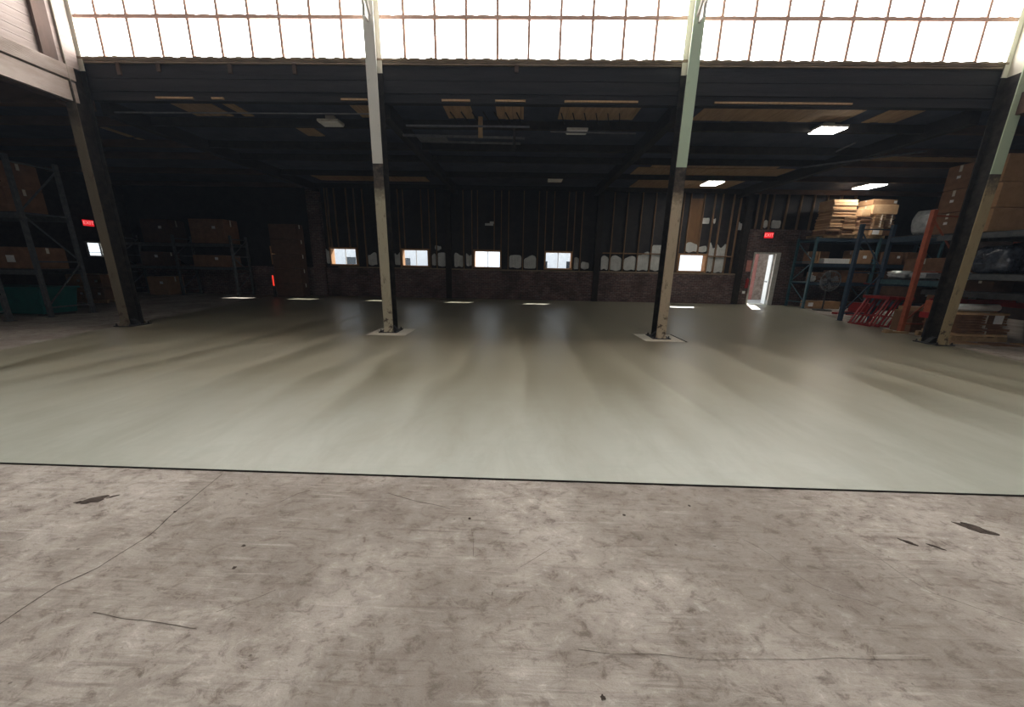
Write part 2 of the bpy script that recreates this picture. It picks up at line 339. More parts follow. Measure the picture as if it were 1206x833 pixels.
splat(2.33, 1.83, .04, .012, 5, rot=-.6).build('floor_stain', 'stain', fl); splat(2.46, 1.8, .03, .009, 6, rot=-.7).build('floor_stain', 'stain', fl)
def crack(pts, w, name='crack'):
    L = []
    P = [Vector((x, y, 0)) for x, y in pts]; out = []
    for a, b in zip(P, P[1:]):
        for k in range(8): out.append(a.lerp(b, k/8))
    out.append(P[-1])
    for p in out: L.append(p+Vector((noise.noise(p*5)*.02, noise.noise(p*5+Vector((9, 0, 0)))*.02, 0)))
    mb = MB()
    for i, (a, b) in enumerate(zip(L, L[1:])):
        ww = w*(.5+.8*abs(noise.noise(a*11))); nrm = Vector((-(b-a).y, (b-a).x, 0)).normalized()*ww
        mb.add([a-nrm+Vector((0, 0, .0015)), b-nrm+Vector((0, 0, .0015)), b+nrm+Vector((0, 0, .0015)), a+nrm+Vector((0, 0, .0015))], [(0, 1, 2, 3)])
    return mb.build(name, 'stain', fl)
def ground(*pts):
    out = []
    for x, y in pts:
        v = cF+cR*((x-603)/FPX)+cU*((416.5-y)/FPX); k = -EYE/v.z; out.append((v.x*k, v.y*k))
    return out
crack(ground((262, 559), (205, 604), (175, 632), (120, 667), (65, 692), (0, 734), (-60, 770)), .004); crack(ground((457, 581), (530, 600)), .0022)
crack(ground((107, 722), (160, 730), (230, 742)), .0018); crack(ground((255, 722), (325, 694)), .0012); crack(ground((612, 668), (650, 648)), .0012); crack(ground((875, 635), (960, 690), (1040, 720)), .0014)
crack(ground((1005, 640), (1100, 700), (1206, 735)), .0014); crack(ground((680, 766), (800, 775), (1100, 779)), .001); crack(ground((555, 622), (558, 655)), .001); crack(ground((330, 592), (350, 582), (365, 578)), .0025)
for x, y in ((206, 603), (287, 643), (276, 669), (553, 611), (710, 822), (735, 607), (812, 596)):
    (a, b), = ground((x, y)); splat(a, b, .009, .008, x).build('floor_pit', 'stain', fl)

# ------------------------------------------------------------------ back wall
DOORH = (DOOR[0], DOOR[1]+.2, 0, 2.3); holes = [(c-WH, c+WH, WZ0, WZ1) for c in WIN]+[DOORH]
wb = struct(holed(XL, XR, 0, 1.33, [DOORH], YB, YB+.3).build('wall_back', 'brick'), 'dark brick and stud back wall with black sheathing', 'wall')
holed(XL, XR, 1.33, CEIL+.15, holes, YB+.12, YB+.3).build('sheathing', 'black_paper', wb)
holed(9.86, 12.9, 1.33, 3.35, [DOORH], YB, YB+.12).build('brick_panel', 'brick', wb)
MB().box(-9.75, -9.2, YB-.12, YB+.12, 0, CEIL+.02).build('brick_pier', 'brick', wb)
MB().box(-8.62, 3.3, YB-.02, YB+.12, 1.33, 1.385).build('sill_plate', 'sill_wood', wb); MB().box(3.62, 9.85, YB-.02, YB+.12, 1.33, 1.4).build('sill_plate', 'sill_wood', wb)
for x in (-3.4, 3.45, 9.95): MB().box(x-.13, x+.13, YB-.1, YB+.12, 0, CEIL).build('post', 'beam_dark', wb)
sx = [-8.98, -8.86, -8.55, -8.01, -7.66, -7.27, -5.66, -5.42, -4.61, -4.26, -3.96, -2.7, -2.31, -2.05, -1.29, -.97, -.64, .04, .72, 1.04, 1.4, 2.04, 2.34, 2.68, 4.06, 4.66, 5.3, 5.89, 6.45, 7.11, 7.41, 8.0, 8.47, 8.8, 9.29, 9.6]
sme = MB().box(-.019, .019, 0, .1, 0, CEIL-1.38).mesh('stud'); sme.materials.append(M['stud_wood'])
smt = MB().box(-.019, .019, 0, .1, 0, CEIL-2.26).mesh('stud'); smt.materials.append(M['stud_wood'])
for x in sx:
    hit = any(abs(x-c) < WH+.02 for c in WIN)
    inst('stud', smt if hit else sme, wb, (x, YB+.02, 2.26 if hit else 1.385))
sm2 = MB().box(-.022, .022, 0, .1, 0, CEIL-3.36).mesh('stud'); sm2.materials.append(M['stud_wood'])
for x in (10.39, 10.69, 10.98, 11.63, 12.2, 12.75, 13.3, 13.9, 14.5): inst('stud', sm2, wb, (x, YB+.02, 3.36))
MB().box(3.7, 6.62, YB, YB+.06, 2.18, 2.23).build('rail', 'stud_wood', wb); MB().box(8.45, 9.6, YB, YB+.06, 2.12, 2.17).build('rail', 'stud_wood', wb)
MB().box(7.45, 7.97, YB+.1, YB+.118, 2.32, 4.6).build('plywood_panel', 'plywood', wb)
# torn places in the sheathing that bare the white corrugated siding
def siding(x0, x1, z0, z1, seed, top=.25, bot=.06):
    n = 14; mb = MB(); r = random.Random(seed); t1 = [r.uniform(0, 1) for _ in range(4)]
    up, dn = [], []
    for k in range(n+1):
        u = k/n; x = x0+(x1-x0)*u; e = (1-abs(2*u-1)**14)
        w = .5+.5*math.sin(u*5+t1[0]*6); tz = z1-(z1-z0)*top*w*t1[1]-(1-e)*.07; bz = z0+(1-e)*.05+bot*t1[2]*math.sin(u*4+t1[3]*6)**2
        y = .085+.012*math.cos(x*2*math.pi/.076); up.append((x, YB+y, tz)); dn.append((x, YB+y, max(bz, 1.39)))
    v = dn+up+[(a, b+.02, c) for a, b, c in dn]+[(a, b+.02, c) for a, b, c in up]; q = n+1; f = []
    for k in range(n):
        f += [(k, k+1, q+k+1, q+k), (2*q+k, 3*q+k, 3*q+k+1, 2*q+k+1), (k, 2*q+k, 2*q+k+1, k+1), (q+k, q+k+1, 3*q+k+1, 3*q+k)]
    f += [(0, q, 3*q, 2*q), (n, 2*q+n, 3*q+n, q+n)]
    mb.add(v, f).build('siding_patch', 'siding', wb)
sp = [(-9.2, -8.98, 1.5, 2.2), (-7.22, -6.8, 1.45, 2.05), (-5.95, -5.68, 1.5, 2.1), (-4.2, -4.02, 1.5, 2.05), (-3.92, -3.56, 1.46, 2.1), (-3.15, -2.75, 1.45, 2.1), (-2.6, -2.34, 1.5, 2.1), (-.58, -.02, 1.45, 2.05), (.1, .66, 1.45, 2.05),
      (2.42, 2.64, 1.46, 2.0), (2.75, 3.12, 1.46, 1.8), (3.66, 4.0, 1.45, 2.1), (4.1, 4.6, 1.42, 2.12), (4.72, 5.26, 1.45, 2.1), (5.34, 5.85, 1.45, 2.3), (5.95, 6.4, 1.45, 2.6), (6.5, 7.05, 1.42, 2.5),
      (7.45, 7.97, 2.3, 2.75), (8.04, 8.4, 2.32, 2.6), (8.5, 8.76, 1.45, 2.75), (8.84, 9.25, 1.42, 2.75), (6.75, 7.0, 3.45, 3.8), (8.04, 8.35, 3.55, 3.8), (8.5, 8.62, 3.55, 3.8), (9.65, 9.82, 3.3, 3.65), (10.74, 10.95, 3.4, 3.75), (11.1, 11.5, 3.4, 3.75), (-4.05, -3.75, 2.18, 2.42)]
for i, a in enumerate(sp): siding(*a, i)
MB().box(-1.72, -1.34, YB+.1, YB+.125, 3.32, 3.42).build('siding_patch', 'siding', wb); MB().box(-1.5, -1.3, YB+.1, YB+.126, 3.4, 3.5).build('siding_patch', 'siding', wb)
MB().tube([(12.35, YB-.03, .1), (12.35, YB-.03, 3.3)], .02).build('conduit', 'pipe_grey', wb)

def small_window(i, c, label, panes=2):
    w = struct(MB().box(c-WH, c+WH, YB-.03, YB+.3, WZ0, WZ0+.07).box(c-WH, c+WH, YB-.03, YB+.3, WZ1-.07, WZ1).box(c-WH, c-WH+.07, YB-.03, YB+.3, WZ0+.07, WZ1-.07).box(c+WH-.07, c+WH, YB-.03, YB+.3, WZ0+.07, WZ1-.07).build('window_%d' % i, 'frame_wood'), label, 'window')
    k = 2*(WH-.07)/panes
    for j in range(panes):
        MB().box(c-WH+.07+k*j+.004, c-WH+.07+k*(j+1)-.004, YB+.2, YB+.206, WZ0+.07, WZ1-.07).build('pane', 'glass', w)
        if j: MB().box(c-WH+.07+k*j-.012, c-WH+.07+k*j+.012, YB+.19, YB+.215, WZ0+.07, WZ1-.07).build('mullion', 'white_paint', w)
    return w
small_window(1, WIN[0], 'small window hidden behind stacked cartons near dark rack'); small_window(2, WIN[1], 'small wood framed window beside brick pier of back wall')
small_window(3, WIN[2], 'small bright window with timber jamb between second column and dark post'); small_window(4, WIN[3], 'small window looking out on a red parked car')
small_window(5, WIN[4], 'small bright window with grey view between two bare stud bays'); small_window(6, WIN[5], 'small white window beneath plywood panel and torn sheathing', 1)

# doorway
d = struct(MB().box(DOOR[0]-.06, DOOR[0], YB-.03, YB+.32, 0, 2.36).box(DOOR[1], DOOR[1]+.2, YB-.03, YB+.06, 0, 2.36).box(DOOR[0], DOOR[1], YB-.03, YB+.32, 2.3, 2.36).build('door_1', 'white_paint'), 'open exit doorway with daylight beyond in back wall', 'door')
MB().bar((DOOR[1]-.03, YB+.1, 1.15), (DOOR[1]+.33, YB+.92, 1.15), .045, 2.26).build('door_leaf', 'door_white', d)
MB().bar((DOOR[1]+.02, YB+.32, 1.05), (DOOR[1]+.25, YB+.85, 1.05), .03, .05).build('push_bar', 'steel_grey', d)
MB().box(DOOR[0], DOOR[1], YB-.02, YB+.5, 0, .02).build('threshold', 'pad_concrete', d)

# ------------------------------------------------------------------ other outer walls
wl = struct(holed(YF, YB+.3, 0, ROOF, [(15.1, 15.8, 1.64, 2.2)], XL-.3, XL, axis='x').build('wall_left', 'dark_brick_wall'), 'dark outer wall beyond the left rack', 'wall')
w = struct(holed(15.06, 15.84, 1.6, 2.24, [(15.12, 15.78, 1.66, 2.18)], XL-.2, XL+.03, axis='x').build('window_7', 'white_paint'), 'small bluish window in dark left wall below exit sign', 'window')
MB().box(XL-.1, XL-.094, 15.12, 15.78, 1.66, 2.18).build('pane', 'glass', w); MB().box(XL-.11, XL-.08, 15.12, 15.78, 1.78, 1.8).build('mullion', 'white_paint', w)
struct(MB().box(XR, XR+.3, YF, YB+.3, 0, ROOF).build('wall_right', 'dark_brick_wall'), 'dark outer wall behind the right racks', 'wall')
wf = struct(MB().box(XL, XR, YF-.3, YF, 0, SILL).box(XL, COLX[0], YF-.3, YF, SILL, ROOF).box(COLX[3], XR, YF-.3, YF, SILL, ROOF).build('wall_front', 'plaster_roof'), 'grey wall below the added clerestory', 'wall')

# ------------------------------------------------------------------ clerestory
PW = (COLX[3]-COLX[0])/30; X0 = COLX[0]-.05
RH = .745; ROWS = 4; RZ = [SILL+.02+RH*i for i in range(ROWS+1)]
def corrug(w, h, n=24):
    mb = MB(); v = []
    for k in range(n+1):
        x = -w/2+w*k/n; y = .012*math.cos(k/n*w/.076*2*math.pi); v += [(x, y, 0), (x, y, h)]
    return mb.add(v, [(2*k, 2*k+2, 2*k+3, 2*k+1) for k in range(n)])
pme = corrug(PW-.05, RH-.06).mesh('pane'); pme.materials.append(M['pane_glow'])
mme = MB().box(-.027, .027, -.03, .03, 0, RZ[-1]-SILL).mesh('mullion'); mme.materials.append(M['rust_paint_bloom'])
YW = YC+.2
names = ['tall clerestory glazing between plank wall and grey-topped column', 'tall clerestory glazing between the grey and green topped columns', 'tall clerestory glazing between green-topped column and right racks']
for b in range(3):
    x0 = COLX[b]-.05; x1 = x0+PW*10
    mb = MB()
    w = struct(MB().box(x0, x1, YW-.04, YW+.06, RZ[0]-.045, RZ[0]+.0).build('window_%d' % (8+b), 'sill_wood'), names[b], 'window')
    for r in range(1, ROWS+1):
        # ragged rusty horizontal bar
        up = []; q = 60
        for k in range(q+1):
            x = x0+(x1-x0)*k/q; up.append((x, RZ[r]+.006+.02*abs(noise.noise(Vector((x*4.1, r*3., 0))))+.012*(1+math.cos(x*2*math.pi/.152))/2))
        MB().prism([(x0, RZ[r]-.055)]+[(x1, RZ[r]-.055)]+up[::-1], YW-.035, YW+.035).build('muntin', 'rust_paint_bloom', w)
    for k in range(10):
        inst('mullion', mme, w, (x0+PW*k, YW, SILL))
        for r in range(ROWS): inst('pane', pme, w, (x0+PW*(k+.5), YW+.015, RZ[r]+.004))
    # ragged light sill edge where the corrugated sheets land
    up = [(x0+(x1-x0)*k/80, RZ[0]+.012+.02*(1+math.cos(k*1.7))/2+.015*noise.noise(Vector((k*.37, 3, b)))) for k in range(81)]
    MB().prism([(x0, RZ[0]-.02), (x1, RZ[0]-.02)]+up[::-1], YW-.06, YW-.03).build('closure_strip', 'sill_wood', w)
# opposite clerestory behind the viewer, unseen, added to light the hall
w = struct(MB().box(COLX[0], COLX[3], YF-.1, YF+.05, RZ[0]-.1, RZ[0]).build('window_11', 'sill_wood'), 'unseen clerestory glazing added to light the columns', 'window')
pb = MB().box(-PW*.5+.02, PW*.5-.02, -.01, .01, 0, RH*ROWS-.06).mesh('pane'); pb.materials.append(M['pane_fill'])
for k in range(30):
    inst('mullion', mme, w, (X0+PW*k, YF, SILL)); inst('pane', pb, w, (X0+PW*(k+.5), YF-.02, RZ[0]+.01))
struct(MB().box(COLX[0]-.2, COLX[3]+.2, YF-.3, YC+.6, RZ[-1]+.0, RZ[-1]+.25).build('ceiling_nave', 'plaster_roof'), 'high roof over the clerestory hall', 'ceiling')
# fascia under the glazing: three dark boards and a lower flange
fa = struct(MB().box(COLX[0]-.1, COLX[3]+.2, YW+.03, YW+.12, 4.82, SILL-.03).build('trim_1', 'fascia_wood'), 'dark timber fascia beam below clerestory glazing', 'beam')
for i, (z0, z1) in enumerate(((4.98, 5.2), (5.21, 5.46))): MB().box(COLX[0]+.1, COLX[3], YW+.0, YW+.03, z0, z1).build('board', 'fascia_wood', fa)
MB().box(COLX[0]+.1, COLX[3], YW-.01, YW+.12, 4.8, 4.82).build('flange', 'fascia_wood', fa)
for x, z in ((-8.45, .2), (-7.6, .14), (-6.1, .16), (-4.75, .16), (-.2, .1)): MB().box(x-.04, x+.04, YW-.03, YW+.0, 5.46-z, 5.48).build('cleat', 'timber_dark', fa)
for a, b in ((-7.8, -7.0), (-6.6, -6.35), (-3.85, -3.3), (-1.74, -1.15), (-.63, 0), (.8, 2.3), (3.85, 6.6)): MB().box(a, b, YW-.01, YW+.028, 4.84, 4.875).build('ledger_strip', 'deck_wood', fa)
MB().box(COLX[0], COLX[3], YW-.03, YW+.3, SILL-.06, SILL-.03).build('ledge', 'sill_wood', fa)

# ------------------------------------------------------------------ plank walls of the high hall
def plank_wall(name, x, s, label):
    w = struct(MB().box(min(x, x-s*.2), max(x, x-s*.2), YF, YC+.3, 4.62, ROOF-.02).build(name, 'timber_dark'), label, 'wall')
    pl = MB().box(0, .03, YF+.02-0, YC-.28, 0, .137).mesh('plank'); pl.materials.append(M['plank_white'])
    k = 0; z = 5.3
    while z+.14 < ROOF-.05:
        o = inst('plank', pl, w, (x if s > 0 else x-.03, 0, z)); o.location.x += random.uniform(-.004, .004); z += .1425
    # upper ridged rail and lower girder
    rl = MB().box(min(x, x+s*.1), max(x, x+s*.1), YF, YC-.05, 5.03, 5.285)
    for j in range(9): rl.box(min(x+s*.1, x+s*.106), max(x+s*.1, x+s*.106), YF, YC-.05, 5.04+j*.027, 5.052+j*.027)
    rl.build('rail', 'beam_white', w)
    MB().box(min(x-s*.05, x+s*.07), max(x-s*.05, x+s*.07), YF, YC-.05, 4.64, 5.0).build('girder', 'beam_white', w)
    MB().box(min(x, x+s*.1), max(x, x+s*.1), YC-.5, YC-.27, 5.29, ROOF-.02).build('post', 'timber_dark', w)
    MB().box(min(x, x+s*.06), max(x, x+s*.06), YC-.27, YC+.1, 5.29, ROOF-.02).build('corner_board', 'plank_white', w)
plank_wall('wall_upper_left', COLX[0], 1, 'whitewashed horizontal plank wall above the left aisle')
plank_wall('wall_upper_right', COLX[3]+.12, -1, 'whitewashed horizontal plank wall above the right aisle')

# ------------------------------------------------------------------ low ceilings
ce = struct(MB().box(XL-.3, XR+.3, YW+.05, YB+.3, CEIL, CEIL+.2).box(XL-.3, COLX[0]-.1, YF-.3, YW+.05, CEIL, CEIL+.2).box(COLX[3]+.2, XR+.3, YF-.3, YW+.05, CEIL, CEIL+.2).build('ceiling', 'tar_ceiling_haze'), 'low black papered aisle ceiling', 'ceiling')
def deck(x0, x1, y0, y1, d=.012):
    k = x0; mb = MB()
    while k < x1-.02:
        e = min(k+.185, x1); mb.box(k, e-.008, y0+random.uniform(-.02, .02), y1+random.uniform(-.02, .02), CEIL-d-random.uniform(0, .004), CEIL+.01); k = e
    mb.build('deck_board', 'deck_wood', ce)
for a in ((-7.87, -6.95), (-6.7, -6.45), (-3.86, -3.4), (-1.8, -1.19), (-.65, -.03), (.76, 2.5), (3.84, 7.27), (7.75, 8.5)): deck(a[0], a[1], 8.72, 9.38)
deck(-8.5, -3.9, 14.65, 15.95); deck(4.3, 8.5, 12.45, 13.3); deck(3.9, 9.2, 13.36, 14.3, .02); deck(4.5, 8.6, 14.36, 16.5); deck(9.5, 14, 11.9, 12.35)
for a in ((-11.25, -11.05, 10.2, 10.9), (-11.2, -11.0, 11.0, 11.7), (-5.92, -5.45, 10.05, 10.68)): deck(*a)
for x in COLX: MB().box(x-.1, x+.1, YW+.3, YB, 4.62, CEIL+.01).build('beam', 'beam_dark', ce)
jm = MB().box(0, 0, 0, 0, 0, 0)
for i, (x0, x1) in enumerate(zip([XL]+COLX, COLX+[XR])):
    me = MB().box(x0+.1, x1-.1, -.045, .045, 4.74, CEIL+.01).mesh('joist'); me.materials.append(M['beam_dark' if 0 < i < 4 else 'aisle_beam'])
    for y in (9.55, 11.2, 12.38, 14.33, 16.6):
        inst('joist', me, ce, (0, y, 0))
    if i in (0, 4):
        me = MB().box(x0, x1-.1 if i == 0 else x1, -.1, .1, 4.55, CEIL+.01).mesh('joist'); me.materials.append(M['aisle_beam'])
        for y in (-4, -1.6, .8, 3.2, 5.0, 6.6, 7.9): inst('joist', me, ce, (0, y, 0))
# trusses with slanted webs where the bare deck shows
MB().tube([(-2.7, 8.95, 4.6), (0.1, 8.95, 4.6)], .022).build('pipe', 'pipe_grey', ce)
MB().tube([(-2.95, 9.5, 4.58), (.0, 9.62, 4.58)], .03).build('pipe', 'pipe_grey', ce); MB().tube([(-2.6, 9.85, 4.56), (-.1, 9.95, 4.56)], .03).build('pipe', 'pipe_grey', ce)
MB().tube([(-9.0, 8.55, 4.66), (-3.2, 8.5, 4.66)], .015).build('pipe', 'pipe_grey', ce); MB().tube([(.6, 9.3, 4.62), (2.6, 9.35, 4.62)], .018).build('pipe', 'pipe_grey', ce)
MB().tube([(10.3, 10.3, 4.6), (8.4, 11.9, 4.6)], .025).build('pipe', 'pipe_grey', ce); MB().tube([(8.27, 10.05, 4.7), (8.38, 10.75, 4.7)], .02).build('pipe', 'pipe_grey', ce)
MB().box(-1.1, -1.0, 9.3, 9.38, 4.5, CEIL).build('hanger', 'deck_wood', ce); MB().box(-.28, -.22, 9.4, 9.46, 4.3, CEIL).build('hanger', 'beam_dark', ce)
MB().box(-2.6, -1.9, 9.45, 9.75, 4.52, 4.56).build('tray', 'pipe_grey', ce)
for x in [-1.7+.25*i for i in range(0, 7)]+[.8+.26*i for i in range(0, 6)]:
    MB().bar((x, 9.0, CEIL-.02), (x+.13, 9.42, CEIL-.1), .02).build('web_bar', 'beam_dark', ce)

# ------------------------------------------------------------------ columns
def column(x, mt, label, top=ROOF-.02, brace=0):
    c = thing('steel_column', label, 'column', (x, YC, .008))
    MB().box(-.105, .105, -.165, -.148, .02, top).build('front_flange', mt, c); MB().box(-.105, .105, .148, .165, .02, top).build('rear_flange', 'column_side_shade', c); MB().box(-.007, .007, -.148, .148, .02, top).build('web', 'column_side_shade', c)
    MB().box(-.2, .2, -.25, .25, 0, .022).build('base_plate', 'steel_dark', c)
    for s in (-1, 1):
        MB().prism([(s*.007, .02), (s*.18, .02), (s*.09, .12), (s*.007, .16)], -.05, .05).build('gusset', 'steel_dark', c)
        MB().prism([(-s*.166, .02), (-s*.24, .02), (-s*.166, .14)], -.09, .09, 'x').build('foot_angle', mt, c)
        for b in (-1, 1): MB().lathe([(.02, 0), (.02, .02), (.012, .022), (.012, .05)], 8, (s*.16, b*.21, .022)).build('bolt', 'steel_dark', c)
    if brace:
        a, b = Vector((0, -.16, 6.1)), Vector((0, -2.2, 8.45))
        br = MB()
        br.bar(a, b, .12, .02); br.bar(a+Vector((0, -.03, -.04)), b+Vector((0, -.03, -.04)), .02, .09)
        br.build('knee_brace', 'white_paint', c)
        MB().box(-.02, .02, -.34, -.165, 6.0, 6.4).build('brace_plate', 'white_paint', c)
    return c
column(COLX[0], 'column_brown', 'grimy brown steel column at the corner below whitewashed planks')
column(COLX[1], 'column_grey', 'steel column with greyish white upper paint and knee brace', brace=1)
column(COLX[2], 'column_green', 'steel column with pale green upper paint above peeling cream', brace=1)
column(COLX[3], 'column_olive', 'steel column with green upper paint beside the orange rack')

# ------------------------------------------------------------------ ceiling lights
def led(x, y, z, label, lit, wx=.62, wy=.42, grp=None):
    t = thing('ceiling_light', label, 'light', (x, y, z), 0, grp)
    MB().box(-wx/2, wx/2, -wy/2, wy/2, .02, .07).box(-.1, .1, -.05, .05, .07, CEIL-z).build('housing', 'white_paint', t)
    MB().box(-wx/2+.02, wx/2-.02, -wy/2+.02, wy/2-.02, 0, .022).build('diffuser', 'led' if lit else 'white_plastic', t)
led(7.05, 9.43, 4.74, 'lit white ceiling panel light near wide bare deck strip', True)
led(7.2, 14.85, 4.74, 'lit ceiling panel light above the plywood panel and torn wall', True, .6, .7)
led(13.4, 15.2, 4.78, 'lit ceiling panel light over stacked flat cartons on far rack', True, .65, .8)
led(-4.62, 9.36, 4.74, 'unlit white ceiling fixture beside grey-topped column', False, .5, .33)
led(1.25, 9.6, 4.7, 'unlit white ceiling fixture behind the bare deck strip between columns', False, .5, .28)
led(1.2, 14.75, 4.74, 'unlit ceiling fixture near back wall above the studs', False, .55, .5)

# exit signs
def text_mesh(s, size):
    cu = bpy.data.curves.new('letters', 'FONT'); cu.body = s; cu.size = size; cu.extrude = .002; cu.align_x = 'CENTER'; cu.align_y = 'CENTER'
    o = bpy.data.objects.new('letters', cu); C.objects.link(o); bpy.context.view_layer.update()
    me = bpy.data.meshes.new_from_object(o.evaluated_get(bpy.context.evaluated_depsgraph_get())); bpy.data.objects.remove(o); return me
def exit_sign(loc, rz, label):
    t = thing('exit_sign', label, 'sign', loc, rz)
    MB().box(-.19, .19, .0, .06, 0, .24).build('housing', 'exit_red', t)
    MB().box(-.2, .2, .02, .075, -.01, .25).build('back_box', 'steel_dark', t)
    me = text_mesh('EXIT', .19); me.materials.append(M['exit_letters']); o = bpy.data.objects.new('letters', me); C.objects.link(o); o.parent = t
    o.location = (0, -.003, .12); o.rotation_euler = (math.pi/2, 0, 0)
exit_sign((10.97, YB-.09, 2.97), 0, 'glowing red exit sign above the open doorway')
exit_sign((XL+.09, 15.3, 2.86), math.pi/2, 'glowing red exit sign on dark wall above bluish window')

# things on the back wall by the door
t = thing('fire_extinguisher', 'small red fire extinguisher hung beside the open doorway', 'extinguisher', (10.36, YB-.1, .75))
MB().lathe([(.05, 0), (.075, .02), (.075, .36), (.05, .42), (.025, .44), (.025, .47)], 14).build('cylinder', 'tool_red', t, smooth=True)
MB().box(-.02, .02, -.08, .03, .47, .5).bar((0, -.07, .49), (0, .05, .54), .025, .012).build('valve_lever', 'steel_dark', t)
MB().tube([(.03, 0, .46), (.1, -.02, .4), (.11, -.02, .15)], .012).build('hose', 'steel_dark', t); MB().box(-.04, .04, .06, .098, .1, .35).build('bracket', 'steel_grey', t)
t = thing('wall_notice', 'pale pinkish notice board on brick left of the doorway', 'notice', (10.36, YB-.02, 1.5))
MB().box(-.1, .1, -.012, .018, 0, .5).build('board', 'ext_pink', t)
t = thing('wall_notice', 'small white paper notice low on brick beside the red extinguisher', 'notice', (10.33, YB-.02, .5)); MB().box(-.06, .06, -.01, .018, 0, .12).build('board', 'paper_label', t)

# ------------------------------------------------------------------ outdoors seen through the openings
gm = struct(MB().box(-70, 80, YB+.3, 110, -.3, -.02).build('ground_outside', 'ext_asphalt'), 'sunlit paved yard outside the back wall', 'ground')
struct(MB().box(XL-60, XL-.3, -40, YB+.3, -.3, -.02).build('ground_side', 'ext_asphalt'), 'sunlit paved yard outside the left wall', 'ground')
def building(x0, x1, y0, y1, h, label, mt='ext_wall_pale'):
    b = thing('building', label, 'building', ((x0+x1)/2, y0, -.02)); w = x1-x0
    MB().box(-w/2, w/2, 0, y1-y0, 0, h).build('walls', mt, b); MB().box(-w/2-.2, w/2+.2, -.2, y1-y0+.2, h, h+.25).build('roof', 'rack_grey', b)
    k = int(w/3.2); q = MB().box(-.6, .6, -.03, .04, 0, 1.1).mesh('window'); q.materials.append(M['dark_glass'])
    for i in range(k): inst('window', q, b, (-w/2+w*(i+.5)/k, 0, 1.2))
building(-34, -6, 46, 58, 4.2, 'pale low building across the yard behind the left windows'); building(1, 20, 50, 60, 4.6, 'pale low building across the yard behind the right windows')
def car(loc, rz, mt, label):
    c = thing('parked_car', label, 'car', loc, rz)
    body = [(-2.1, .3), (2.1, .3), (2.15, .75), (1.9, .9), (1.05, .98), (.5, 1.42), (-1.2, 1.45), (-1.85, 1.0), (-2.15, .9)]
    MB().prism(body, -.85, .85).build('body', mt, c)
    for s in (-1, 1):
        MB().prism([(.9, 1.0), (.45, 1.36), (-.25, 1.38), (-.25, 1.0)], s*.86-.01, s*.86+.01).build('side_window', 'dark_glass', c); MB().prism([(-.35, 1.0), (-.35, 1.38), (-1.15, 1.38), (-1.6, 1.0)], s*.86-.01, s*.86+.01).build('side_window', 'dark_glass', c)
        for x in (-1.35, 1.35):
            MB().tube([(x, s*.72, .33), (x, s*.88, .33)], .33, 18).build('wheel', 'tyre', c)
car((-1.15, 27, -.02), 0, 'car_red', 'red car parked in the yard outside the window')
struct(MB().box(12.84, 22, 20.2, 20.6, -.02, 6.5).build('wall_yard', 'ext_stone'), 'tan rough stone wall outside the doorway', 'wall')
tag(MB().box(12.52, 12.78, 20.1, 20.5, -.02, 3.2).box(12.48, 12.82, 20.06, 20.54, 3.2, 3.28).build('gate_post', 'ext_pink'), 'pinkish gate post standing outside the doorway', 'post')

# ------------------------------------------------------------------ storage racks
def upright(parent, p0, p1, h, mt, diag=3, w=.08):
    """frame of two posts with struts and diagonals; p0,p1 are (x,y)"""
    a = Vector((p0[0], p0[1], 0)); b = Vector((p1[0], p1[1], 0)); Zv = Vector((0, 0, 1))
    for p in (a, b):
        po = MB().box(p.x-w/2, p.x+w/2, p.y-w/2, p.y+w/2, .012, h).build('post', mt, parent)
        MB().box(p.x-.075, p.x+.075, p.y-.075, p.y+.075, 0, .014).build('foot_plate', mt, po)
    zs = [.25+(h-.4)*i/diag for i in range(diag+1)]
    for z in zs: MB().bar(a+Zv*z, b+Zv*z, .035).build('strut', mt, parent)
    for i in range(diag):
        q, r = (a, b) if i % 2 == 0 else (b, a); MB().bar(q+Zv*(zs[i]+.03), r+Zv*(zs[i+1]-.03), .03).build('diagonal', mt, parent)
def beam(parent, a, b, mt, h=.11): MB().bar(a, b, .05, h).build('beam', mt, parent)
def box(dims, loc, label, mt='cardboard', rz=0, tape=True, lab=None, grp=None, name='cardboard_box'):
    w, dp, h = dims
    t = thing(name, label, 'box', loc, rz, grp); r = random.Random(hash((round(loc[0], 2), round(loc[1], 2), round(loc[2], 2))) % 9999)
    b = MB(); e = .012
    e = min(.016, h*.06); v = []
    for zz, q in ((0, e), (e, 0), (h-e-.004, 0), (h-.005, e)): v += [(-w/2+q, -dp/2+q, zz), (w/2-q, -dp/2+q, zz), (w/2-q, dp/2-q, zz), (-w/2+q, dp/2-q, zz)]
    b.add(v, [(0, 3, 2, 1), (12, 13, 14, 15)]+[(4*k+i, 4*k+(i+1) % 4, 4*k+4+(i+1) % 4, 4*k+4+i) for k in range(3) for i in range(4)])
    b.box(-w/2+e, w/2-e, -dp/2+e, -.004, h-.006, h); b.box(-w/2+e, w/2-e, .004, dp/2-e, h-.006, h)
    b.build('carton', mt, t)
    if tape:
        MB().box(-w/2+e, w/2-e, -.03, .03, h-.002, h+.001).box(-w/2-.005, -w/2+.001, -.03, .03, h*.72, h-e).box(w/2-.001, w/2+.005, -.03, .03, h*.72, h-e).build('tape', 'tape', t)
    if lab:
        u, z = lab[:2]; s = lab[2] if len(lab) > 2 else .14
        if len(lab) > 3 and lab[3] == 'x': MB().box(-w/2-.006, -w/2+.001, u*dp-s/2, u*dp+s/2, z*h, z*h+s*.8).build('shipping_label', 'paper_label', t)
        else: MB().box(u*w-s/2, u*w+s/2, -dp/2-.006, -dp/2+.001, z*h, z*h+s*.8).build('shipping_label', 'paper_label', t)
    return t
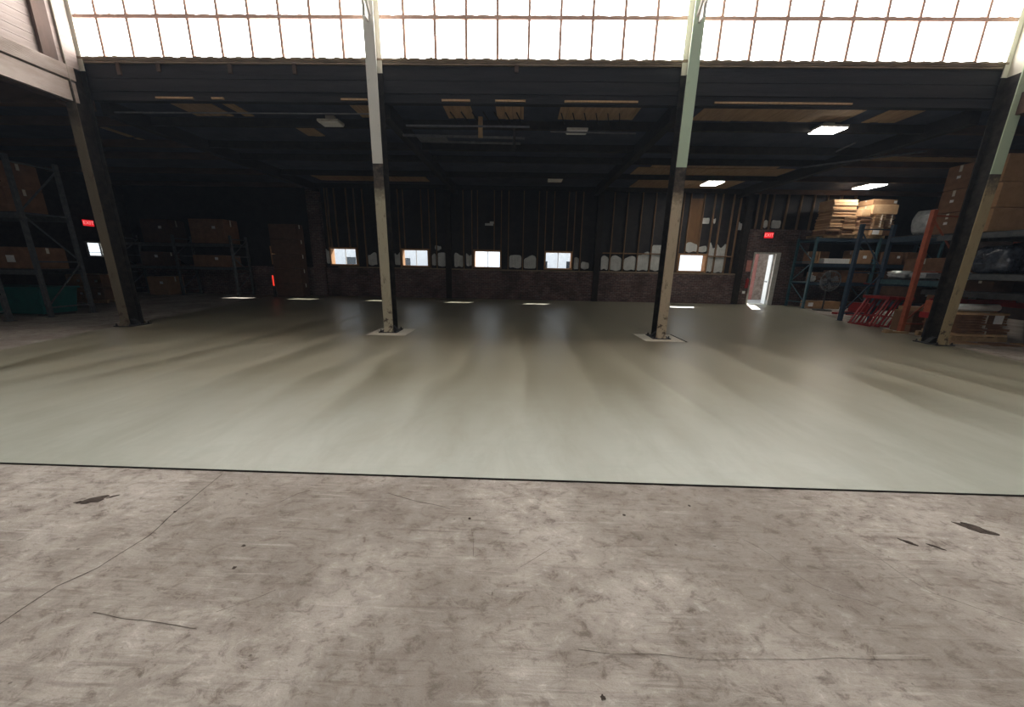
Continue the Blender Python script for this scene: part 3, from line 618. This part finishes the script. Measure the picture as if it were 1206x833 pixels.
def pallet(loc, w, dp, label, rz=0, grp=None):
    t = thing('wooden_pallet', label, 'pallet', loc, rz, grp); n = 6
    for i in range(n):
        x = -w/2+.05+(w-.1)*i/(n-1); MB().box(x-.045, x+.045, -dp/2, dp/2, .1, .12).build('slat', 'pallet_wood', t)
    for s in (-1, 0, 1): MB().box(-w/2, w/2, s*(dp/2-.04)-.04, s*(dp/2-.04)+.04, 0, .1).build('runner', 'pallet_wood', t)
def flats(loc, w, dp, h, label, mt='cardboard', rz=0, strap=True, n=None, name='flat_carton_bundle'):
    """strapped bundle of flattened cartons"""
    t = thing(name, label, 'cartons', loc, rz); r = random.Random(int(loc[0]*91+loc[1]*37+loc[2]*53)); n = n or max(3, int(h/.05))
    for i in range(n):
        j = r.uniform(-.02, .02); k = r.uniform(-.05, .02); z0 = h*i/n
        MB().box(-w/2+j+.02, w/2+j-.02, -dp/2+.06, dp/2-.02, z0, z0+h/n).box(-w/2+j, w/2+j, -dp/2+k, dp/2, z0+.004, z0+h/n-.012).build('carton_sheet', mt if r.random() < .7 else 'cardboard_pale' if mt != 'cardboard_pale' else 'cardboard', t)
    if strap:
        MB().box(.05, .065, -dp/2-.03, dp/2+.03, -.0, h+.004).build('strap', 'tape', t)
def bundle(dims, loc, label, mt, seed, cat='bundle', name='wrapped_bundle', amt=.14, rz=0, pw=5):
    return tag(MB().blob(dims, seed, amt, 9, pw).build(name, mt, None, loc, True), label, cat)

# near right rack: blue frame, orange frame and a grey frame beyond the picture's edge
r1 = thing('pallet_rack', 'steel pallet rack with blue and orange uprights behind the right column', 'rack', (0, 0, 0))
upright(r1, (10.48, 11.8), (11.43, 11.8), 3.0, 'rack_blue', 2, .095); MB().box(12.42, 12.5, 11.76, 11.84, 0, 3.0).build('post', 'rack_blue', r1)
upright(r1, (10.22, 9.64), (11.36, 9.64), 3.1, 'rack_orange', 2, .095); MB().box(12.42, 12.5, 9.6, 9.68, 0, 3.0).build('post', 'rack_orange', r1)
upright(r1, (10.55, 7.3), (11.5, 7.3), 2.9, 'rack_grey', 3)
for z, mt in ((2.56, 'rack_blue'), (1.3, 'rack_teal'), (.62, 'rack_blue')):
    beam(r1, (11.43, 9.64, z), (11.43, 11.8, z), mt, .16); beam(r1, (12.46, 9.64, z), (12.46, 11.8, z), mt, .12)
    MB().box(11.4, 12.5, 9.6, 11.84, z+.06, z+.085).build('deck', 'steel_dark', r1)
for z, mt in ((2.42, 'rack_grey'), (1.5, 'rack_grey'), (1.09, 'steel_dark'), (.88, 'rack_red')):
    if z != .88: beam(r1, (10.55, 7.3, z), (10.45, 9.6, z), mt, .12)
    beam(r1, (11.5, 7.3, z), (11.5, 9.64, z), mt, .12); beam(r1, (10.6, 9.5, z), (12.6, 9.4, z), mt, .12)
    if z != .88: MB().box(10.55, 12.6, 7.34, 9.45, z+.06, z+.08).build('deck', 'steel_dark', r1)
MB().box(10.9, 11.8, 9.7, 10.36, 2.5, 2.56).build('deck', 'steel_dark', r1)

nm = ['bottom', 'middle', 'top']
for i, (z, h, o) in enumerate(((2.5, .51, 0), (3.015, .52, .02), (3.54, .56, -.03))):
    box((1.3, .5, h), (11.09+o, 8.9, z), 'large brown carton, %s of the stack beside the green-topped column' % nm[i], 'cardboard', 0, True, (.28, .5, .1))
for i, (z, h) in enumerate(((2.56, .52), (3.085, .55), (3.64, .58))):
    box((.74, .55, h), (11.33, 10.0, z), 'grey brown taped carton, %s of the stack behind orange upright' % nm[i], 'cardboard_brown', .0, True, (.0, .45, .08, 'x'))
bundle((1.0, .9, .68), (11.95, 10.95, 2.645), 'grey bale wrapped in clear plastic film on top shelf by orange upright', 'wrap_film', 4, amt=.06, pw=8)
box((.5, 1.1, .62), (12.25, 11.2, 1.385), 'brown carton on blue rack second shelf beside orange upright', 'cardboard_brown', 0, True, (.1, .5, .1))
box((.5, .8, .5), (12.25, 10.15, 1.385), 'dull brown carton behind the orange upright on the second shelf', 'cardboard_dark')
for i, (x, y, s, l) in enumerate(((11.7, 11.45, 6, 'crumpled clear plastic bundle beside blue upright on second shelf'), (11.68, 10.78, 9, 'shiny flattened plastic bundle next to orange upright'), (11.7, 10.06, 12, 'grey green plastic bundle behind orange diagonal brace'))):
    bundle((.5, .6, .24), (x-.0, y, 1.385), l, 'wrap_film', s, amt=.25, pw=3)
box((1.0, 1.0, .45), (11.95, 11.2, .705), 'dark carton with torn pale flap on lowest shelf of blue bay', 'cardboard_dark', 0, False, (-.1, .45, .16))
box((.8, .7, .4), (11.95, 10.1, .705), 'open brown carton on the lowest shelf behind orange upright', 'cardboard_brown', 0, True, (.0, .5, .2))
for i, (x, y, dx, h, s) in enumerate(((10.98, 8.7, .6, .62, 3), (11.65, 8.75, .6, .7, 5), (11.3, 8.05, .7, .5, 8))):
    bundle((dx, .6, h), (x, y, 1.58), ('dark film wrapped bundle nearest the column on grey rack', 'dark shiny film wrapped bundle beside blue drum', 'low dark wrapped bundle at aisle end of grey rack')[i], 'wrap_dark', s, amt=.2, pw=4)
t = thing('plastic_drum', 'blue plastic drum on grey rack shelf beside dark bundles', 'drum', (12.2, 8.6, 1.58))
MB().lathe([(.2, 0), (.23, .03), (.23, .25), (.24, .27), (.23, .29), (.23, .55), (.19, .6), (.19, .62)], 20).build('drum_body', 'drum_blue', t, smooth=True); MB().lathe([(.2, .6), (.2, .64), (.03, .645)], 16).build('lid', 'steel_dark', t)
box((.75, .6, .3), (11.75, 8.55, 1.17), 'dark brown low carton with white label on grey rack', 'cardboard_dark', 0, False, (.0, .3, .16))
box((.45, .5, .26), (10.95, 8.7, 1.17), 'small dark carton between black beams of grey rack', 'cardboard_dark', 0, True)
# floor level by the column
pallet((10.95, 8.95, 0), 1.3, .8, 'wooden pallet under strapped flat cartons by right column')
flats((10.98, 8.95, .12), 1.12, .76, .2, 'lower strapped bundle of brown flattened cartons on pallet', 'cardboard_brown', n=3)
flats((10.95, 8.97, .325), 1.08, .74, .36, 'upper bundle of brown flattened cartons with white paper label', 'cardboard_brown', n=6)
o = [x for x in C.objects if x.name.startswith('flat_carton_bundle')][-1]
MB().box(.22, .42, -.405, -.395, .1, .32).build('paper_label', 'paper_label', o)
t = thing('white_roll', 'white rolled sheet lying on strapped cartons by the right column', 'roll', (10.85, 8.75, .79))
MB().tube([(-.5, 0, 0), (.52, 0, 0)], .085, 16).build('roll_sheet', 'white_plastic', t, smooth=False); MB().tube([(-.515, 0, 0), (-.5, 0, 0)], .035, 12).build('core', 'steel_dark', t)
t = thing('hoist_motor', 'small orange red winch with chrome ring beside white roll', 'winch', (10.12, 8.95, .5))
MB().box(-.12, .16, -.1, .1, .14, .42).build('housing', 'rack_orange', t); MB().box(-.16, .2, -.12, .12, 0, .14).build('winch_body', 'tool_red', t); MB().lathe([(.07, 0), (.08, .02), (.07, .04)], 14, (-.05, -.16, .02)).build('ring', 'steel_grey', t)
MB().bar((0, 0, -.5), (0, 0, 0), .08).build('stand', 'steel_dark', t)
box((.5, .5, .58), (10.75, 9.95, 0), 'upright brown carton behind the orange upright on the floor', 'cardboard_brown', .05, False)
box((.5, .5, .1), (10.78, 9.9, .582), 'shallow pale carton topping the floor carton behind the orange upright', 'cardboard', 0, True)
tag(MB().box(-.3, .3, -.06, .06, 0, .05).box(-.25, -.15, -.08, .08, .05, .09).build('wood_offcut', 'pallet_wood', None, (10.0, 9.55, 0)), 'short timber offcut lying on floor below orange strut', 'wood')
for i, (x, y, rz, w) in enumerate(((10.25, 8.35, .2, .7), (10.95, 8.2, -.15, .6), (11.72, 8.2, .1, .7))):
    tag(MB().prism([(-w/2, -.16), (w/2, -.2), (w/2-.06, .16), (-w/2+.1, .2)], 0, .012+.004*i, 'z').build('cardboard_scrap', ('cardboard', 'cardboard_brown', 'cardboard_pale')[i], None, (x, y, .0), False), ('flat cardboard scrap lying at the foot of the right column', 'brown cardboard scrap before the strapped cartons', 'pale cardboard sheet on floor near grey rack foot')[i], 'scrap')

# red folding trestles in the blue bay
for i, (x, y, rz) in enumerate(((10.6, 11.05, 0), (10.82, 11.0, 0), (11.04, 10.95, 0))):
    t = thing('folding_trestle', ('red steel trestle leaning nearest the blue upright', 'red steel trestle in the middle of the leaning three', 'red steel trestle leaning nearest the orange upright')[i], 'trestle', (x, y, 0), rz)
    for s in (-.32, .32):
        MB().bar((-.28, s-.1, .02), (.2, s, .84), .05, .035).build('leg', 'tool_red', t); MB().bar((-.16, s-.1, .02), (.28, s, .8), .03, .03).build('leg', 'tool_red', t)
    MB().box(.1, .28, -.42, .4, .8, .88).build('top_bar', 'tool_red', t); MB().bar((-.12, -.37, .3), (-.12, .27, .3), .03).build('cross_tie', 'tool_red', t); MB().bar((-.28, -.45, .025), (-.28, .25, .025), .05).build('foot_bar', 'tool_red', t)
t = thing('pallet_jack', 'low red pallet jack parked behind the red trestles', 'pallet jack', (12.4, 13.5, 0), .5)
for s in (-.2, .2): MB().box(-.9, .4, s-.08, s+.08, .06, .12).build('fork', 'tool_red', t)
MB().box(.35, .6, -.28, .28, .06, .45).build('pump_body', 'tool_red', t); MB().tube([(.55, 0, .4), (.75, 0, 1.15)], .02).build('handle', 'steel_dark', t); MB().tube([(.75, -.15, 1.15), (.75, .15, 1.15)], .018).build('grip', 'tool_red', t)
for s in (-.1, .1): MB().tube([(.5, s-.03, .08), (.5, s+.03, .08)], .08, 12).build('wheel', 'tyre', t)

# far right rack along the back wall
r2 = thing('pallet_rack', 'teal pallet rack along back wall beside the doorway', 'rack', (0, 0, 0))
for x in (12.2, 14.75, 17.3): upright(r2, (x, 15.65), (x, 16.65), 2.95, 'rack_teal', 3)
for z in (2.84, 1.82, 1.05):
    for a, b in ((12.2, 14.75), (14.75, 17.3)):
        for y in (15.65, 16.65): beam(r2, (a, y, z), (b, y, z), 'rack_blue', .12)
        MB().box(a, b, 15.62, 16.68, z+.06, z+.08).build('deck', 'steel_dark', r2)
zt = 2.925
pallet((13.0, 16.1, zt), 1.15, .95, 'wooden pallet under leaning carton stack on top of far rack'); pallet((14.3, 16.1, zt), 1.15, .95, 'wooden pallet under tall carton bundles on top of far rack')
z0 = zt+.122
L = [((12.72, 15.95), .55, .7, .24, 'cardboard_brown', 'low brown carton bundle at doorway end of far rack pallet'), ((13.3, 15.95), .5, .7, .22, 'cardboard_brown', 'low brown carton bundle at pallet middle of far rack')]
for (x, y), w, dp, h, mt, lb in L: flats((x, y, z0), w, dp, h, lb, mt, random.uniform(-.05, .05), False)
flats((12.75, 15.95, z0+.245), .52, .7, .42, 'tan flattened carton stack above the low brown bundle near doorway', 'cardboard', .06, False)
flats((13.32, 15.95, z0+.225), .46, .7, .45, 'leaning tan flattened carton stack at middle of far rack', 'cardboard', -.08, False)
flats((13.0, 15.95, z0+.69), .95, .7, .19, 'broad pale carton bundle bridging two stacks on far rack', 'cardboard_pale', .03, False, 3)
flats((13.0, 15.95, z0+.89), .98, .7, .1, 'thin pale carton bundle under the topmost tan bundle on far rack', 'cardboard_pale', .0, False, 2)
flats((12.98, 15.98, z0+1.0), .95, .7, .36, 'topmost tan carton bundle close to ceiling light on far rack', 'cardboard_pale', .02, False, 3)
flats((13.93, 15.95, z0), .46, .7, .295, 'brown carton bundle beside white-labelled box on far rack', 'cardboard', .02, False)
box((.46, .7, .3), (14.455, 15.92, z0), 'tan carton with bright white label on far rack top', 'cardboard_pale', 0, False, (-.1, .1, .26))
flats((13.92, 15.95, z0+.305), .46, .7, .42, 'brown flattened carton column beside strapped sheets on far rack', 'cardboard_brown', .06, False)
flats((14.44, 15.92, z0+.305), .4, .7, .5, 'strapped tan carton sheets in tall far rack stack', 'cardboard', 0, True); flats((14.87, 15.95, z0+.305), .36, .7, .5, 'narrow strapped carton sheets at end of tall far rack stack', 'cardboard_brown', 0, True)
box((.36, .6, .3), (14.87, 15.95, z0), 'plain brown carton at end of far rack top pallet', 'cardboard_brown', 0, False)
box((.98, .7, .36), (14.56, 15.9, z0+.81), 'pale golden carton under the ceiling light on far rack', 'cardboard_pale', .0, True)
box((.36, .6, .28), (13.86, 15.9, z0+.73), 'tilted pale carton wedged between far rack stacks', 'cardboard_pale', .1, False); box((1.0, .6, .2), (14.55, 15.95, z0+1.18), 'tan carton topping the tall far rack stack below ceiling light', 'cardboard', .05, True, (.42, .3, .12))
# shelves of the far rack
t = thing('fluorescent_box', 'long white box standing on the far rack upper shelf', 'box', (13.3, 15.9, 1.905)); MB().box(-.55, .55, -.15, .15, 0, .2).build('carton', 'white_plastic', t); MB().box(.5, .56, -.16, .16, -.0, .22).build('end_cap', 'cardboard_pale', t)
def plain(dims, loc, lb, mt, lab=None): return box(dims, loc, lb, mt, 0, True, lab)
plain((.7, .5, .5), (12.85, 16.35, 1.905), 'brown carton behind the long white box on far rack', 'cardboard_brown'); plain((.6, .7, .55), (14.3, 16.0, 1.905), 'tan carton with white label beside long white box', 'cardboard', (.0, .4, .14))
plain((.9, .7, .5), (15.4, 16.0, 1.905), 'brown carton on far rack behind blue upright', 'cardboard_brown', (.3, .5, .12)); plain((.8, .7, .5), (16.4, 16.0, 1.905), 'brown carton at wall end of far rack upper shelf', 'cardboard_brown')
plain((.6, .6, .4), (12.95, 16.1, 1.135), 'small brown carton on lower far rack shelf near doorway', 'cardboard_brown'); plain((1.3, .7, .5), (14.0, 16.05, 1.135), 'wide brown carton on lower far rack shelf behind fan', 'cardboard_brown'); plain((1.2, .7, .5), (15.6, 16.05, 1.135), 'wide dull carton on lower far rack shelf behind blue upright', 'cardboard_dark')
bundle((.25, .22, .26), (12.48, 15.85, 1.135), 'small white bag on lower far rack shelf by the end upright', 'white_plastic', 2, 'bag', 'plastic_bag', .3, pw=2.5)
plain((1.3, .5, .32), (13.1, 15.9, 0), 'low pale carton on floor under far rack', 'cardboard', (-.45, .3, .2)); plain((1.6, .6, .25), (15.3, 15.8, 0), 'long grey carton on floor under far rack', 'cardboard_dark')
for i in range(2): tag(MB().box(-.02, .02, -.1, .1, 0, .46).box(-.024, .024, -.104, .104, .46, .47).build('upright_board', 'cardboard_pale', None, (12.4+.12*i, 15.85, 1.905)), ('narrow pale board on end touching the far rack upright', 'narrow pale board on end beside the long white box')[i], 'board', 'pair of pale boards')
# pedestal drum fan
t = thing('pedestal_fan', 'large round pedestal fan with wire guard standing before far rack', 'fan', (12.5, 15.0, 0))
MB().lathe([(.32, 0), (.32, .025), (.06, .06), (.03, .08)], 20).build('base', 'steel_dark', t); MB().tube([(0, 0, .06), (0, 0, 1.05)], .028).build('pole', 'steel_dark', t); MB().tube([(0, .2, 1.2), (0, -.02, 1.2)], .09, 12).build('motor', 'steel_dark', t)
gd = MB()
for r in (.12, .2, .28, .36, .4):
    gd.tube([(r*math.cos(a*math.pi/12), -.1-.06*(1-(r/.4)**2), 1.2+r*math.sin(a*math.pi/12)) for a in range(25)], .006 if r < .39 else .016, 6)
for k in range(16):
    a = k*math.pi/8; gd.tube([(.08*math.cos(a), -.16, 1.2+.08*math.sin(a)), (.4*math.cos(a), -.1, 1.2+.4*math.sin(a)), (.38*math.cos(a), .08, 1.2+.38*math.sin(a))], .006, 5)
gd.build('guard', 'steel_grey', t)
for k in range(4):
    a = k*math.pi/2+.3; u = Vector((math.cos(a), 0, math.sin(a))); v = Vector((-math.sin(a), .35, math.cos(a))).normalized(); c0 = Vector((0, -.03, 1.2))
    MB().add([c0+u*.06-v*.04, c0+u*.06+v*.04, c0+u*.35+v*.13, c0+u*.35-v*.11, c0+u*.06-v*.04+Vector((0, .006, 0)), c0+u*.06+v*.04+Vector((0, .006, 0)), c0+u*.35+v*.13+Vector((0, .006, 0)), c0+u*.35-v*.11+Vector((0, .006, 0))], [(0, 1, 2, 3), (7, 6, 5, 4), (0, 4, 5, 1), (1, 5, 6, 2), (2, 6, 7, 3), (3, 7, 4, 0)]).build('blade', 'steel_grey', t)

# ------------------------------------------------------------------ left rack with its end frame toward the hall
r3 = thing('pallet_rack', 'dark grey pallet rack beside the corner column', 'rack', (0, 0, 0))
for x in (-12.5, -15.2, -17.9): upright(r3, (x, 9.05), (x, 10.0), 3.95, 'rack_grey', 3)
for z in (2.56, 1.16):
    for a, b in ((-12.5, -15.2), (-15.2, -17.9)):
        for y in (9.05, 10.0): beam(r3, (a, y, z), (b, y, z), 'rack_grey', .12)
        MB().box(b, a, 9.02, 10.03, z+.06, z+.08).build('deck', 'steel_dark', r3)
r4 = thing('pallet_rack', 'dark rack whose low end frame stands nearest the hall edge', 'rack', (0, 0, 0))
for x in (-12.55, -15.2): upright(r4, (x, 7.3), (x, 8.3), 2.9, 'rack_grey', 3)
for z in (2.4, 1.2):
    for y in (7.3, 8.3): beam(r4, (-12.55, y, z), (-15.2, y, z), 'rack_grey', .12)
for i, z in enumerate((2.645, 3.25)): box((2.1, .75, .6), (-13.95, 9.52, z), '%s long brown carton on the dark left rack' % ('lower', 'upper')[i], 'cardboard_brown', 0, True, (.3, .6, .2))
box((.9, .75, .55), (-13.15, 9.5, 1.245), 'reddish brown carton with pale labels on left rack shelf', 'cardboard_brown', 0, True, (-.1, .3, .22)); box((.7, .75, .5), (-14.0, 9.5, 1.245), 'brown carton beside yellow sacks on left rack', 'cardboard_brown')
for i in range(3): bundle((.9, .8, .2), (-14.95+.04*i, 9.5, 1.245+.225*i), ('lowest', 'middle', 'topmost')[i]+' yellow sack of the pile on left rack', 'sack_yellow', i+1, 'sack', 'filled_sack', .15, pw=3)
t = thing('storage_bin', 'teal plastic bin on the floor under left rack', 'bin', (-13.7, 9.5, 0)); MB().add([(-.9, -.36, .06), (.9, -.36, .06), (.9, .36, .06), (-.9, .36, .06), (-1.0, -.42, .72), (1.0, -.42, .72), (1.0, .42, .72), (-1.0, .42, .72)], [(0, 3, 2, 1), (4, 5, 6, 7), (0, 1, 5, 4), (1, 2, 6, 5), (2, 3, 7, 6), (3, 0, 4, 7)]).build('tub', 'teal_plastic', t); MB().box(-1.04, 1.04, -.46, .46, .72, .77).build('lid', 'teal_plastic', t); MB().box(-.85, -.7, -.35, .35, 0, .06).box(.7, .85, -.35, .35, 0, .06).build('skid', 'steel_dark', t)
pallet((-15.3, 12.7, 0), 1.3, 1.0, 'wooden pallet under tan cartons beyond left rack')
for i, (x, z, mt) in enumerate(((-15.62, .122, 'cardboard'), (-15.62, .56, 'cardboard'), (-14.98, .122, 'cardboard_brown'), (-14.98, .56, 'cardboard_brown'))):
    box((.6, .8, .43), (x, 12.6, z), ('lower tan carton on pallet beyond left rack', 'upper tan carton on pallet beyond left rack', 'lower red brown carton on pallet beyond left rack', 'upper red brown carton on pallet beyond left rack')[i], mt, 0, True, (.2, .4, .1))
# dark rack at the far left
r5 = thing('pallet_rack', 'dim pallet rack against back wall left of brick pier', 'rack', (0, 0, 0))
for x in (-12.65, -15.2, -17.7): upright(r5, (x, 15.7), (x, 16.6), 2.6, 'rack_grey', 3)
for z in (2.2, 1.2):
    for a, b in ((-12.65, -15.2), (-15.2, -17.7)):
        for y in (15.7, 16.6): beam(r5, (a, y, z), (b, y, z), 'rack_grey', .1)
        MB().box(b, a, 15.68, 16.62, z+.05, z+.07).build('deck', 'steel_dark', r5)
for i, (w, h, x, z, mt, lb) in enumerate(((1.5, 1.0, -13.6, 2.272, 'cardboard_brown', 'big brown carton on top of dim far left rack'), (1.2, .95, -15.9, 2.272, 'cardboard_dark', 'dark carton on top of dim far left rack'), (1.5, .5, -13.7, 1.272, 'cardboard_brown', 'low brown carton on middle shelf of dim far left rack'), (1.0, .6, -16.3, 1.272, 'cardboard_dark', 'dark carton on middle shelf of dim far left rack'), (.9, .8, -16.3, 0, 'cardboard', 'tan carton on floor under dim far left rack'))):
    box((w, .8, h), (x, 16.1, z), lb, mt, 0, True, (.2, .6, .14))
for i in range(5):
    box((1.2, .5, .62), (-10.33, 16.0, .0+.625*i), ('floor level', 'second', 'third', 'fourth', 'topmost')[i]+' grey brown carton of tall pile beside brick pier', 'cardboard_dark', random.uniform(-.03, .03), True)
t = thing('glow_strip', 'added thin glowing red strip standing against the tall carton pile', 'light', (-11.02, 15.72, .45)); MB().box(-.02, .02, -.02, .02, .05, .5).build('tube', 'red_glow', t); MB().box(-.035, .035, -.03, .03, -.45, 0).build('stand', 'steel_dark', t)  # emissive strip and stand added to show a red gleam

# ------------------------------------------------------------------ haze volume added to lift the dark parts of the hall
m = bpy.data.materials.new('haze'); m.use_nodes = True; M['haze'] = m; nn = m.node_tree.nodes; nn.remove(nn['Principled BSDF'])
vs = nn.new('ShaderNodeVolumeScatter'); vs.inputs['Color'].default_value = (.66, .8, 1, 1); vs.inputs['Density'].default_value = .0014; vs.inputs['Anisotropy'].default_value = .25
m.node_tree.links.new(vs.outputs[0], nn['Material Output'].inputs['Volume'])
hz = MB().box(XL-.15, XR+.15, YF-.15, YB+.25, -.15, RZ[-1]+.1).build('veil_haze', 'haze'); hz['kind'] = 'stuff'; hz['label'] = 'thin bluish haze added to lift dark parts of the hall'; hz['category'] = 'haze'
